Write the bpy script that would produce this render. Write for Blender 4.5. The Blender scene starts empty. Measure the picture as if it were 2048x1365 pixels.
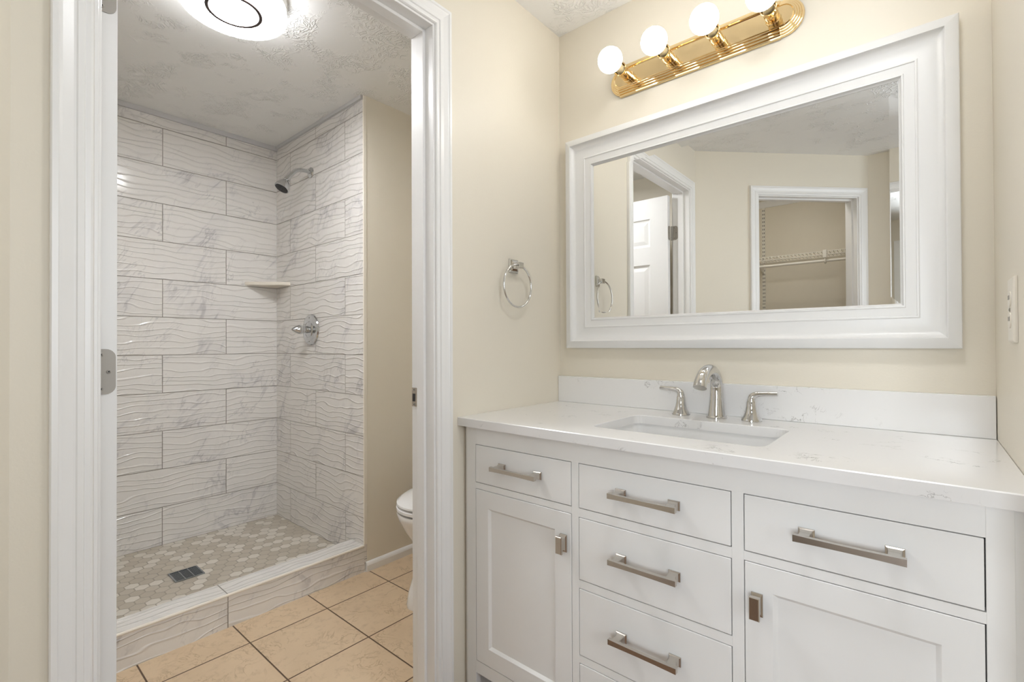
import bpy, bmesh, math, random
from mathutils import Vector, Matrix
random.seed(7)
PI = math.pi
S = bpy.context.scene
COL = S.collection

# ---------------------------------------------------------------- camera, world, lights, exposure
CX, CY, CZ = 1.1025, -1.5877, 1.1072
def make_camera():
    yaw, pitch, roll, f = 0.8632, 0.0076, -0.0043, 963.7
    c, s = math.cos(yaw), math.sin(yaw)
    fw, rt, up = Vector((-c, s, 0)), Vector((s, c, 0)), Vector((0, 0, 1))
    cp, sp = math.cos(pitch), math.sin(pitch)
    F = fw*cp + up*sp
    U = up*cp - fw*sp
    cr, sr = math.cos(roll), math.sin(roll)
    R = rt*cr + U*sr
    U2 = U*cr - rt*sr
    cam = bpy.data.cameras.new('camera')
    cam.sensor_fit = 'HORIZONTAL'
    cam.sensor_width = 36
    cam.lens = f/2048*36
    cam.clip_start = 0.02
    o = bpy.data.objects.new('camera', cam)
    COL.objects.link(o)
    m = Matrix((R, U2, -F)).transposed().to_4x4()
    m.translation = (CX, CY, CZ)
    o.matrix_world = m
    S.camera = o
make_camera()
w = bpy.data.worlds.new('world'); S.world = w
w.use_nodes = True
w.node_tree.nodes['Background'].inputs[0].default_value = (0.75, 0.86, 1.0, 1)
w.node_tree.nodes['Background'].inputs[1].default_value = 1.0
S.view_settings.view_transform = 'Standard'
S.view_settings.look = 'None'
S.view_settings.gamma = 1
S.view_settings.use_curve_mapping = False
S.view_settings.exposure = 0.13
try:
    S.cycles.max_bounces = 10
    S.cycles.diffuse_bounces = 6
    S.cycles.glossy_bounces = 6
    S.cycles.sample_clamp_indirect = 6
    S.cycles.caustics_reflective = False
    S.cycles.caustics_refractive = False
    S.cycles.use_denoising = True
except Exception:
    pass
BULB, LED, EXTRA, FILL, FILL2 = 26.0, 56.0, 30.0, 27.0, 92.0      # emission of vanity bulbs, shower room lamp, hall lamp added unseen; watts of the added daylight
dl = bpy.data.lights.new('added_daylight', 'AREA')
dl.shape = 'RECTANGLE'; dl.size = 1.5; dl.size_y = 1.25; dl.energy = FILL; dl.color = (0.88, 0.94, 1.0)
dlo = bpy.data.objects.new('added_daylight', dl); COL.objects.link(dlo)
dlo.location = (3.06, -1.65, 1.45); dlo.rotation_euler = (PI/2, 0, PI/2)     # faces -x as brightening light added behind the invented window opposite the doorway

dl2 = dl.copy(); dl2.energy = FILL2; dl2.size = 1.3
dlo2 = bpy.data.objects.new('added_daylight', dl2); COL.objects.link(dlo2)
dlo2.location = (1.72, -4.66, 1.45); dlo2.rotation_euler = (PI/2, 0, 0)     # faces +y as a second added light, behind the invented rear wall window

# ---------------------------------------------------------------- node helpers
class NT:
    def __init__(s, name):
        s.m = bpy.data.materials.new(name); s.m.use_nodes = True
        s.t = s.m.node_tree; s.n = s.t.nodes
        s.b = s.n['Principled BSDF']
    def node(s, typ, **kw):
        n = s.n.new(typ)
        for k, v in kw.items(): setattr(n, k, v)
        return n
    def put(s, sock, v):
        if v is None: return
        if hasattr(v, 'is_linked'): s.t.links.new(v, sock)
        else: sock.default_value = v
    def math(s, op, a, b=None, c=None, clamp=False):
        n = s.node('ShaderNodeMath', operation=op, use_clamp=clamp)
        for i, v in enumerate((a, b, c)): s.put(n.inputs[i], v)
        return n.outputs[0]
    def vmath(s, op, a, b=None, out=0):
        n = s.node('ShaderNodeVectorMath', operation=op)
        s.put(n.inputs[0], a); s.put(n.inputs[1], b)
        return n.outputs[out]
    def comb(s, x, y, z=0.0):
        n = s.node('ShaderNodeCombineXYZ')
        for i, v in enumerate((x, y, z)): s.put(n.inputs[i], v)
        return n.outputs[0]
    def sep(s, v):
        n = s.node('ShaderNodeSeparateXYZ'); s.put(n.inputs[0], v)
        return n.outputs
    def pos(s):
        return s.node('ShaderNodeTexCoord').outputs['Object']
    def noise(s, vec, scale, detail=2.0, rough=0.5, dist=0.0, out='Fac'):
        n = s.node('ShaderNodeTexNoise')
        s.put(n.inputs['Vector'], vec)
        n.inputs['Scale'].default_value = scale; n.inputs['Detail'].default_value = detail
        n.inputs['Roughness'].default_value = rough; n.inputs['Distortion'].default_value = dist
        return n.outputs[out]
    def white(s, vec, out='Value'):
        n = s.node('ShaderNodeTexWhiteNoise', noise_dimensions='3D'); s.put(n.inputs['Vector'], vec)
        return n.outputs[out]
    def step(s, v, a, b, lo=0.0, hi=1.0):
        n = s.node('ShaderNodeMapRange', interpolation_type='SMOOTHSTEP')
        s.put(n.inputs[0], v)
        for i, x in enumerate((a, b, lo, hi)): n.inputs[i+1].default_value = x
        return n.outputs[0]
    def ridge(s, v, width):                       # 1 on the line v = 0.5, falling to 0
        d = s.math('ABSOLUTE', s.math('SUBTRACT', v, 0.5))
        return s.step(d, 0.0, width, 1.0, 0.0)
    def mix(s, f, a, b):
        n = s.node('ShaderNodeMix', data_type='RGBA')
        s.put(n.inputs[0], f)
        s.put(n.inputs[6], a if hasattr(a, 'is_linked') else (*a, 1))
        s.put(n.inputs[7], b if hasattr(b, 'is_linked') else (*b, 1))
        return n.outputs[2]
    def bump(s, h, dist, strength=1.0):
        n = s.node('ShaderNodeBump')
        s.put(n.inputs['Height'], h); n.inputs['Distance'].default_value = dist
        n.inputs['Strength'].default_value = strength
        s.t.links.new(n.outputs[0], s.b.inputs['Normal'])
    def set(s, **kw):
        names = dict(color='Base Color', rough='Roughness', metal='Metallic', spec='Specular IOR Level', coat='Coat Weight', trans='Transmission Weight')
        for k, v in kw.items():
            if k == 'color' and isinstance(v, tuple): v = (*v, 1)
            s.put(s.b.inputs[names[k]], v)
        return s

def plain(name, color, rough=0.5, metal=0.0, bump=None, vary=0.03):
    t = NT(name)
    p = t.pos()
    n = t.noise(p, 9.0, 3)
    c2 = tuple(max(0, c*(1-vary)) for c in color)
    t.set(color=t.mix(n, color, c2), rough=rough, metal=metal)
    if bump: t.bump(t.noise(p, bump[0], 3), bump[1], bump[2])
    return t.m

def emit(name, color, strength):
    t = NT(name)
    t.set(color=(0.9, 0.9, 0.9), rough=0.4)
    t.b.inputs['Emission Color'].default_value = (*color, 1)
    t.b.inputs['Emission Strength'].default_value = strength
    return t.m

def wall_paint(name, color):
    t = NT(name)
    p = t.pos()
    n = t.noise(p, 3.0, 2)
    t.set(color=t.mix(n, color, tuple(c*0.97 for c in color)), rough=0.45, spec=0.35)
    t.bump(t.noise(p, 190.0, 2), 0.0006, 0.35)
    return t.m

def ceiling_mat():
    t = NT('stomped_ceiling_plaster')
    p = t.pos()
    mask = t.step(t.noise(p, 7.0, 3, 0.6), 0.46, 0.60)
    r1 = t.ridge(t.noise(p, 12.0, 1.0, 0.5, 2.6), 0.085)
    r2 = t.ridge(t.noise(t.vmath('ADD', p, (3.1, 1.7, 0)), 16.0, 1.0, 0.5, 3.0), 0.075)
    h = t.math('MULTIPLY', t.math('MAXIMUM', r1, r2), mask)
    t.set(color=(0.81, 0.81, 0.80), rough=0.42, spec=0.5)
    t.bump(h, 0.0023, 1.0)
    return t.m

def tile_mat(name, uaxis, u0, z0, length=0.61, rowh=0.20, vaxis=2, single=False):
    t = NT(name)
    xyz = t.sep(t.pos())
    u, v = xyz[uaxis], xyz[vaxis]
    rv = t.math('DIVIDE', t.math('SUBTRACT', v, z0), rowh)
    row = t.math('FLOOR', rv) if not single else 0.0
    par = t.math('FLOORED_MODULO', row, 2.0)
    uu = t.math('ADD', t.math('DIVIDE', t.math('SUBTRACT', u, u0), length), t.math('MULTIPLY', par, 0.5))
    colm = t.math('FLOOR', uu)
    fu = t.math('MULTIPLY', t.math('FRACT', uu), length)
    eu = t.math('MINIMUM', fu, t.math('SUBTRACT', length, fu))
    e = eu
    if not single:
        fv = t.math('MULTIPLY', t.math('FRACT', rv), rowh)
        e = t.math('MINIMUM', eu, t.math('MINIMUM', fv, t.math('SUBTRACT', rowh, fv)))
    grout = t.step(e, 0.0010, 0.0022, 1.0, 0.0)
    rnd = t.white(t.comb(t.math('ADD', row, 0.37), t.math('ADD', colm, 0.21), 0.5), 'Color')
    off = t.node('ShaderNodeVectorMath', operation='SCALE'); t.put(off.inputs[0], rnd); off.inputs['Scale'].default_value = 9.0
    P = t.vmath('ADD', t.comb(u, v, 0.0), off.outputs[0])
    # slanting veins
    ps = t.sep(P)
    a = t.math('ADD', t.math('MULTIPLY', ps[0], 0.80), t.math('MULTIPLY', ps[1], -0.60))
    b = t.math('ADD', t.math('MULTIPLY', ps[0], 0.60), t.math('MULTIPLY', ps[1], 0.80))
    Q = t.comb(t.math('MULTIPLY', a, 2.0), t.math('MULTIPLY', b, 0.75), ps[2])
    n1 = t.noise(Q, 2.1, 5, 0.62, 0.5)
    n2 = t.noise(t.vmath('ADD', Q, (5.2, 1.3, 2.0)), 3.6, 5, 0.65, 0.8)
    m1 = t.step(t.noise(P, 4.0, 2), 0.45, 0.70)
    m2 = t.step(t.noise(t.vmath('ADD', P, (2.0, 7.0, 1.0)), 5.0, 2), 0.46, 0.68)
    vein = t.math('MAXIMUM', t.math('MULTIPLY', t.ridge(n1, 0.022), m1), t.math('MULTIPLY', t.math('MULTIPLY', t.ridge(n2, 0.018), m2), 0.8))
    haze = t.math('MULTIPLY', t.ridge(n1, 0.13), m1)
    base = t.mix(t.noise(P, 3.0, 3), (0.76, 0.735, 0.70), (0.72, 0.70, 0.675))
    c = t.mix(t.math('MULTIPLY', haze, 0.34), base, (0.56, 0.545, 0.56))
    c = t.mix(t.math('MULTIPLY', vein, 0.52), c, (0.36, 0.35, 0.37))
    c = t.mix(grout, c, (0.33, 0.30, 0.27))
    # embossed wavy lines
    wob = t.noise(t.comb(t.math('MULTIPLY', ps[0], 1.0), t.math('MULTIPLY', ps[1], 2.2), ps[2]), 5.5, 1.0, 0.4)
    wv = t.math('ADD', t.math('MULTIPLY', v, 33.0), t.math('MULTIPLY', wob, 2.3))
    tri = t.math('ABSOLUTE', t.math('SUBTRACT', t.math('FRACT', wv), 0.5))
    line = t.step(tri, 0.0, 0.15, 1.0, 0.0)
    h = t.math('SUBTRACT', t.math('MULTIPLY', line, 0.75), t.math('MULTIPLY', grout, 0.9))
    t.set(color=c, rough=t.math('ADD', 0.13, t.math('MULTIPLY', grout, 0.6)), spec=0.5)
    t.bump(h, 0.0030, 1.0)
    return t.m

def hex_mat():
    t = NT('hexagon_mosaic')
    p = t.vmath('DIVIDE', t.pos(), (0.052, 0.052, 0.052))
    xy = t.sep(p)
    p = t.comb(xy[1], t.math('ADD', xy[0], 200.0), 0.0)
    p = t.vmath('ADD', p, (200.0, 0.0, 0.0))
    r = (1.0, 1.7320508, 1.0); hh = (0.5, 0.8660254, 0.0)
    A = t.vmath('SUBTRACT', t.vmath('MODULO', p, r), hh)
    B = t.vmath('SUBTRACT', t.vmath('MODULO', t.vmath('SUBTRACT', p, hh), r), hh)
    sel = t.math('LESS_THAN', t.vmath('LENGTH', A, None, 1), t.vmath('LENGTH', B, None, 1))
    n = t.node('ShaderNodeMix', data_type='VECTOR'); t.put(n.inputs[0], sel); t.put(n.inputs[4], B); t.put(n.inputs[5], A)
    g = n.outputs[1]
    ag = t.vmath('ABSOLUTE', g)
    d = t.math('MAXIMUM', t.vmath('DOT_PRODUCT', ag, (0.5, 0.8660254, 0.0), 1), t.sep(ag)[0])
    edge = t.step(d, 0.445, 0.475)
    idv = t.vmath('SUBTRACT', p, g)
    idr = t.vmath('ADD', t.vmath('SNAP', t.vmath('ADD', idv, (0.1, 0.1, 0.0)), (0.5, 0.4330127, 1.0)), (0.013, 0.017, 0.3))
    rv = t.white(idr)
    rv2 = t.white(t.vmath('ADD', idr, (7.0, 3.0, 1.0)))
    pale = t.step(rv, 0.60, 0.62)
    tau = t.mix(rv2, (0.46, 0.41, 0.335), (0.54, 0.49, 0.41))
    lit = t.mix(rv2, (0.66, 0.62, 0.55), (0.73, 0.69, 0.62))  # own colour of the pale hexagons
    c = t.mix(pale, tau, lit)
    c = t.mix(t.math('MULTIPLY', t.noise(t.pos(), 40.0, 3), 0.25), c, (0.45, 0.40, 0.33))
    c = t.mix(edge, c, (0.36, 0.32, 0.26))
    t.set(color=c, rough=0.32)
    t.bump(t.math('SUBTRACT', 1.0, edge), 0.001, 0.7)
    return t.m

def floor_tile_mat():
    t = NT('tan_stone_floor_tile')
    P = t.pos(); xyz = t.sep(P)
    fx = t.math('DIVIDE', t.math('SUBTRACT', xyz[0], -0.8145), 0.3065)
    fy = t.math('DIVIDE', t.math('SUBTRACT', xyz[1], -0.2435), 0.3055)
    def ed(f):
        a = t.math('MULTIPLY', t.math('FRACT', f), 0.306)
        return t.math('MINIMUM', a, t.math('SUBTRACT', 0.306, a))
    e = t.math('MINIMUM', ed(fx), ed(fy))
    g = t.step(e, 0.0019, 0.0031, 1.0, 0.0)
    rnd = t.white(t.comb(t.math('FLOOR', fx), t.math('FLOOR', fy), 0.5), 'Color')
    off = t.node('ShaderNodeVectorMath', operation='SCALE'); t.put(off.inputs[0], rnd); off.inputs['Scale'].default_value = 7.0
    Q = t.vmath('ADD', P, off.outputs[0])
    cr = t.math('MULTIPLY', t.ridge(t.noise(Q, 13.0, 4, 0.6, 1.2), 0.035), t.step(t.noise(Q, 9.0, 2), 0.4, 0.65))
    c = t.mix(t.noise(Q, 7.0, 4), (0.70, 0.545, 0.375), (0.58, 0.435, 0.285))
    c = t.mix(t.math('MULTIPLY', cr, 0.75), c, (0.40, 0.28, 0.17))
    c = t.mix(t.step(t.noise(Q, 34.0, 4, 0.65), 0.5, 0.75), c, (0.54, 0.405, 0.27))
    c = t.mix(g, c, (0.10, 0.055, 0.03))
    t.set(color=c, rough=0.35)
    t.bump(t.math('SUBTRACT', t.math('MULTIPLY', t.noise(Q, 30.0, 3), 0.3), g), 0.002, 0.7)
    return t.m

def quartz_mat():
    t = NT('white_quartz_grey_veins')
    P = t.pos()
    n1 = t.noise(P, 8.0, 5, 0.68, 1.3)
    m1 = t.step(t.noise(t.vmath('ADD', P, (4.0, 2.3, 1.0)), 6.5, 2), 0.57, 0.68)
    m3 = t.step(t.noise(P, 30.0, 2), 0.42, 0.55)
    v = t.math('MULTIPLY', t.math('MULTIPLY', t.ridge(n1, 0.013), m1), m3)
    n2 = t.noise(t.vmath('ADD', P, (1.0, 5.3, 2.0)), 20.0, 4, 0.6, 1.0)
    m2 = t.step(t.noise(t.vmath('ADD', P, (9.0, 2.3, 4.0)), 9.0, 2), 0.6, 0.7)
    v2 = t.math('MULTIPLY', t.math('MULTIPLY', t.ridge(n2, 0.02), m2), m3)
    v = t.math('MAXIMUM', v, t.math('MULTIPLY', v2, 0.8))
    base = t.mix(t.noise(P, 2.5, 3), (0.79, 0.785, 0.78), (0.765, 0.76, 0.755))
    t.set(color=t.mix(t.math('MULTIPLY', v, 0.85), base, (0.26, 0.25, 0.24)), rough=0.16, spec=0.5)
    return t.m

def plank_mat():
    t = NT('brown_floor_planks')
    P = t.pos(); xyz = t.sep(P)
    fx = t.math('DIVIDE', xyz[0], 0.12)
    e = t.math('FRACT', fx)
    g = t.step(t.math('MINIMUM', e, t.math('SUBTRACT', 1.0, e)), 0.0, 0.02, 1.0, 0.0)
    Q = t.comb(t.math('MULTIPLY', xyz[0], 14.0), xyz[1], t.math('FLOOR', fx))
    c = t.mix(t.noise(Q, 3.0, 5, 0.6, 0.6), (0.25, 0.145, 0.085), (0.15, 0.08, 0.045))
    c = t.mix(g, c, (0.05, 0.03, 0.02))
    t.set(color=c, rough=0.4)
    return t.m

def brushed(name, color, rough):
    t = NT(name)
    xyz = t.sep(t.pos())
    n = t.noise(t.comb(t.math('MULTIPLY', xyz[0], 0.05), xyz[1], xyz[2]), 300.0, 2)
    t.set(color=color, metal=1.0, rough=t.math('ADD', rough, t.math('MULTIPLY', n, 0.05)))
    return t.m

M = {}
M['beige'] = wall_paint('cream_wall_paint', (0.75, 0.70, 0.60))
M['ceiling'] = ceiling_mat()
M['trim'] = plain('white_trim_paint', (0.82, 0.815, 0.805), 0.28, bump=(70, 0.0004, 0.25))
M['cab'] = plain('white_cabinet_paint', (0.85, 0.85, 0.84), 0.35, bump=(120, 0.0002, 0.2))
M['inside'] = plain('cabinet_gap_shade', (0.12, 0.11, 0.10), 0.7)  # dark colour standing in for shade in the cabinet gaps
M['frame'] = plain('white_frame_lacquer', (0.75, 0.75, 0.745), 0.32)
M['tile_back'] = tile_mat('marble_wave_tile_back', 1, -0.855, 0.06)
M['tile_side'] = tile_mat('marble_wave_tile_side', 0, -1.155, 0.06)
M['tile_curb'] = tile_mat('marble_wave_tile_curb', 1, -0.872, 0.0, single=True)
M['tile_curb_top'] = tile_mat('marble_wave_tile_curb_top', 1, -0.872, -1.2, single=True, vaxis=0)
M['hex'] = hex_mat()
M['floor_tile'] = floor_tile_mat()
M['planks'] = plank_mat()
M['quartz'] = quartz_mat()
M['edge'] = plain('ivory_tile_edge', (0.80, 0.75, 0.66), 0.35)
M['caulk'] = plain('grey_caulk_strip', (0.55, 0.545, 0.55), 0.5)
M['chrome'] = plain('polished_chrome', (0.66, 0.655, 0.645), 0.04, 1.0, vary=0.01)
M['chrome2'] = plain('shower_chrome', (0.62, 0.63, 0.64), 0.07, 1.0, vary=0.01)
M['nickel'] = brushed('brushed_nickel', (0.60, 0.56, 0.51), 0.22)
M['satin'] = plain('satin_hinge_steel', (0.36, 0.335, 0.30), 0.45, 0.25)
M['brass'] = plain('polished_brass', (0.90, 0.70, 0.40), 0.07, 1.0, vary=0.02)
M['black'] = plain('black_rubber', (0.012, 0.012, 0.012), 0.45)
M['bronze'] = plain('dark_lamp_ring', (0.035, 0.015, 0.012), 0.4)
M['porcelain'] = plain('white_porcelain', (0.84, 0.84, 0.84), 0.10)
M['plastic'] = plain('ivory_plastic', (0.78, 0.74, 0.66), 0.35)
M['slot'] = plain('dark_slot', (0.02, 0.02, 0.02), 0.6)
M['wire'] = plain('white_shelf_coating', (0.80, 0.77, 0.70), 0.4)
M['drain'] = plain('drain_steel', (0.36, 0.40, 0.44), 0.25, 1.0)
M['drain_dark'] = plain('drain_hole', (0.01, 0.012, 0.016), 0.5)
M['collar'] = plain('warm_lamp_collar', (0.85, 0.70, 0.42), 0.3)
M['bulb'] = emit('lit_bulb_glass', (1.0, 0.96, 0.895), BULB)
M['rim'] = emit('glowing_lamp_rim', (0.97, 0.98, 1.0), 11.0)
bt = M['bulb'].node_tree                        # the globe sends most of its light forward, away from its socket
bn = bt.nodes
btc, bsp, bmr = bn.new('ShaderNodeTexCoord'), bn.new('ShaderNodeSeparateXYZ'), bn.new('ShaderNodeMapRange')
bt.links.new(btc.outputs['Object'], bsp.inputs[0]); bt.links.new(bsp.outputs[1], bmr.inputs[0])
for i_, v_ in enumerate((-0.132, -0.172, 1.8, BULB)): bmr.inputs[i_+1].default_value = v_
bt.links.new(bmr.outputs[0], bn['Principled BSDF'].inputs['Emission Strength'])
M['led'] = emit('lit_lamp_diffuser', (0.97, 0.98, 1.0), LED)
M['closet_fill'] = emit('added_closet_lamp_glass', (1.0, 0.96, 0.9), 24.0)
M['extra'] = emit('added_lamp_glass', (0.96, 0.98, 1.0), EXTRA)
tm = NT('mirror_glass'); tm.set(color=(0.93, 0.94, 0.935), metal=1.0, rough=0.0); M['mirror'] = tm.m
tg = NT('window_glass')
gm, gt, gg, gf = tg.node('ShaderNodeMixShader'), tg.node('ShaderNodeBsdfTransparent'), tg.node('ShaderNodeBsdfGlossy'), tg.node('ShaderNodeFresnel')
gg.inputs['Roughness'].default_value = 0.0
tg.put(gm.inputs[0], gf.outputs[0]); tg.put(gm.inputs[1], gt.outputs[0]); tg.put(gm.inputs[2], gg.outputs[0])
tg.put(tg.n['Material Output'].inputs['Surface'], gm.outputs[0]); M['glass'] = tg.m

# ---------------------------------------------------------------- mesh helpers
def obj(name, bm, mats, parent=None, smooth=None, loc=None):
    bmesh.ops.recalc_face_normals(bm, faces=bm.faces)
    me = bpy.data.meshes.new(name)
    bm.to_mesh(me); bm.free()
    for m in (mats if isinstance(mats, (list, tuple)) else [mats]): me.materials.append(M[m])
    o = bpy.data.objects.new(name, me); COL.objects.link(o)
    if parent is not None:
        o.parent = parent
        o.matrix_parent_inverse = Matrix.Translation(parent.location).inverted()
    if smooth is not None:
        me.shade_smooth()
        for e in me.edges: pass
        set_sharp(me, smooth)
    return o
def set_sharp(me, deg):
    b = bmesh.new(); b.from_mesh(me)
    lim = math.radians(deg)
    for e in b.edges:
        e.smooth = not (len(e.link_faces) == 2 and e.calc_face_angle(0) > lim)
    b.to_mesh(me); b.free()
def thing(name, label, cat, loc=(0, 0, 0), group=None):
    o = bpy.data.objects.new(name, None); COL.objects.link(o)
    o.location = loc; o.empty_display_size = 0.05
    o['label'] = label; o['category'] = cat
    if group: o['group'] = group
    return o
def tag(o, label, cat, group=None):
    o['label'] = label; o['category'] = cat
    if group: o['group'] = group
    return o
def struct(o, label=None):
    o['kind'] = 'structure'
    if label: o['label'] = label
    return o
def sroot(name, loc, label=None):
    o = bpy.data.objects.new(name, None); COL.objects.link(o); o.location = loc; o.empty_display_size = 0.05
    return struct(o, label)
def box(bm, x0, x1, y0, y1, z0, z1, bev=0.0, seg=2, mi=0):
    g = bmesh.ops.create_cube(bm, size=1.0)
    vs = g['verts']
    bmesh.ops.scale(bm, vec=(abs(x1-x0), abs(y1-y0), abs(z1-z0)), verts=vs)
    bmesh.ops.translate(bm, vec=((x0+x1)/2, (y0+y1)/2, (z0+z1)/2), verts=vs)
    fs = {f for v in vs for f in v.link_faces}
    for f in fs: f.material_index = mi
    if bev:
        es = list({e for v in vs for e in v.link_edges})
        bmesh.ops.bevel(bm, geom=es, offset=bev, segments=seg, profile=0.5, affect='EDGES')
    return vs
def B(*boxes, bev=0.0, seg=2):
    bm = bmesh.new()
    for b in boxes: box(bm, *b, bev=bev, seg=seg)
    return bm
def rings(bm, loops, closed=True, cap0=True, cap1=True, mi=0):
    vl = [[bm.verts.new(p) for p in lp] for lp in loops]
    n = len(vl[0])
    for a, b in zip(vl, vl[1:]):
        for i in range(n if closed else n-1):
            j = (i+1) % n
            f = bm.faces.new((a[i], a[j], b[j], b[i])); f.material_index = mi
    if closed and cap0: bm.faces.new(vl[0][::-1]).material_index = mi
    if closed and cap1: bm.faces.new(vl[-1]).material_index = mi
    return vl
def frame_axes(d):
    d = Vector(d).normalized()
    a = Vector((0, 0, 1)) if abs(d.z) < 0.9 else Vector((1, 0, 0))
    u = d.cross(a).normalized()
    return u, d.cross(u).normalized()
def lathe(bm, prof, origin=(0, 0, 0), axis=(0, 0, 1), n=32, mi=0):     # prof: (radius, along)
    o = Vector(origin); d = Vector(axis).normalized(); u, v = frame_axes(d)
    loops = []
    for r, h in prof:
        r = max(r, 1e-5)
        loops.append([o + d*h + (u*math.cos(2*PI*i/n) + v*math.sin(2*PI*i/n))*r for i in range(n)])
    rings(bm, loops, mi=mi)
def tube(bm, pts, rad, n=12, closed=False, mi=0):
    pts = [Vector(p) for p in pts]
    m = len(pts)
    loops = []; u = None
    for i, p in enumerate(pts):
        if closed: d = (pts[(i+1) % m] - pts[i-1]).normalized()
        else: d = (pts[min(i+1, m-1)] - pts[max(i-1, 0)]).normalized()
        if u is None: u, _ = frame_axes(d)
        u = (u - d*u.dot(d)).normalized(); v = d.cross(u)
        r = rad[i] if isinstance(rad, (list, tuple)) else rad
        loops.append([p + (u*math.cos(2*PI*k/n) + v*math.sin(2*PI*k/n))*r for k in range(n)])
    if closed: loops.append(loops[0])
    rings(bm, loops, cap0=not closed, cap1=not closed, mi=mi)
    if closed: bmesh.ops.remove_doubles(bm, verts=bm.verts, dist=1e-6)
def smoothpath(pts, k=6):
    P = [Vector(p) for p in pts]; out = []
    for i in range(len(P)-1):
        a, b, c, d = P[max(i-1, 0)], P[i], P[i+1], P[min(i+2, len(P)-1)]
        for j in range(k):
            s = j/k
            out.append(0.5*((2*b) + (c-a)*s + (2*a-5*b+4*c-d)*s*s + (3*b-a-3*c+d)*s**3))
    out.append(P[-1]); return out
def interp(vals, n):
    out = []
    for i in range(n):
        s = i/(n-1)*(len(vals)-1); k = min(int(s), len(vals)-2)
        out.append(vals[k]*(1-(s-k)) + vals[k+1]*(s-k))
    return out
def rrect(x0, x1, y0, y1, r, n=5):
    out = []
    for cx, cy, a in ((x1-r, y1-r, 0), (x0+r, y1-r, 90), (x0+r, y0+r, 180), (x1-r, y0+r, 270)):
        for i in range(n+1):
            t = math.radians(a + 90*i/n); out.append((cx+r*math.cos(t), cy+r*math.sin(t)))
    return out
def sweep_u(bm, prof, a0, a1, H, mp, z0=0.0):      # profile (w, t) round an upside-down U: jamb foot, head, jamb foot
    loops = []
    for w_, t_ in prof:
        loops.append([mp(a0+w_, z0, t_), mp(a0+w_, H-w_, t_), mp(a1-w_, H-w_, t_), mp(a1-w_, z0, t_)])
    vl = [[bm.verts.new(p) for p in lp] for lp in loops]
    for a, b in zip(vl, vl[1:]):
        for i in range(3): bm.faces.new((a[i], a[i+1], b[i+1], b[i]))
    for i in range(3):
        bm.faces.new((vl[-1][i], vl[-1][i+1], vl[0][i+1], vl[0][i]))
    bm.faces.new([l[0] for l in vl]); bm.faces.new([l[3] for l in vl][::-1])
def sweep_rect(bm, prof, a0, a1, b0, b1, mp):
    vl = []
    for w_, t_ in prof:
        vl.append([bm.verts.new(mp(*q, t_)) for q in ((a0+w_, b0+w_), (a1-w_, b0+w_), (a1-w_, b1-w_), (a0+w_, b1-w_))])
    for a, b in zip(vl, vl[1:] + vl[:1]):
        for i in range(4):
            j = (i+1) % 4
            bm.faces.new((a[i], a[j], b[j], b[i]))
CASING = [(0, 0), (0, .0135), (.002, .016), (.0095, .0165), (.0115, .0145), (.015, .0128), (.029, .0098), (.0325, .0096), (.0345, .0118),
          (.0425, .0114), (.0445, .0082), (.0515, .0088), (.0548, .0074), (.057, .004), (.057, 0)]

H = 2.34
# ---------------------------------------------------------------- the setting
YL, YR, HEAD = -1.417, -0.655, 2.0595      # shower room doorway: jamb faces and head
TW = 0.103                                  # thickness of the doorway wall
struct(obj('floor', B((0, 3.1, -4.7, 0.0, -0.05, 0)), 'planks'))
struct(obj('floor_shower_room', B((-0.984, 0.0, -1.785, 0.36, -0.05, 0)), 'floor_tile'))
struct(obj('floor_shower', B((-1.95, -1.09, -1.785, -0.265, -0.05, 0.061)), 'hex'))
struct(obj('ceiling', B((-2.05, 3.1, -4.7, 0.46, H, H+0.06)), 'ceiling'))
struct(obj('wall_back', B((0, 1.229, 0, 0.1, 0, H)), 'beige'))
struct(obj('wall_left', B((-TW, 0, -1.785, YL-0.018, 0, H), (-TW, 0, YR+0.018, 0.46, 0, H), (-TW, 0, YL-0.018, YR+0.018, HEAD+0.018, H)), 'beige'))
struct(obj('wall_right', B((1.229, 1.33, -0.72, 0.1, 0, H)), 'beige'))
struct(obj('wall_entry', B((1.33, 3.1, -0.72, -0.62, 0, H)), 'beige'))
struct(obj('wall_bedroom', B((3.0, 3.1, -4.7, -2.4, 0, H), (3.0, 3.1, -0.9, -0.72, 0, H), (3.0, 3.1, -2.4, -0.9, 0, 0.8), (3.0, 3.1, -2.4, -0.9, 2.1, H)), 'beige'))
struct(obj('wall_shower_back', B((-2.05, -1.95, -1.885, -0.25, 0, H)), 'tile_back'))
struct(obj('wall_shower_side', B((-1.95, -0.986, -0.265, -0.25, 0, H)), 'tile_side'))
struct(obj('wall_shower_left', B((-1.95, 0.0, -1.885, -1.785, 0, H)), 'beige'))
struct(obj('wall_partition', B((-1.95, -0.983, -0.25, 0.46, 0, H)), 'beige'))
struct(obj('wall_toilet', B((-0.983, -TW, 0.36, 0.46, 0, H)), 'beige'))
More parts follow.
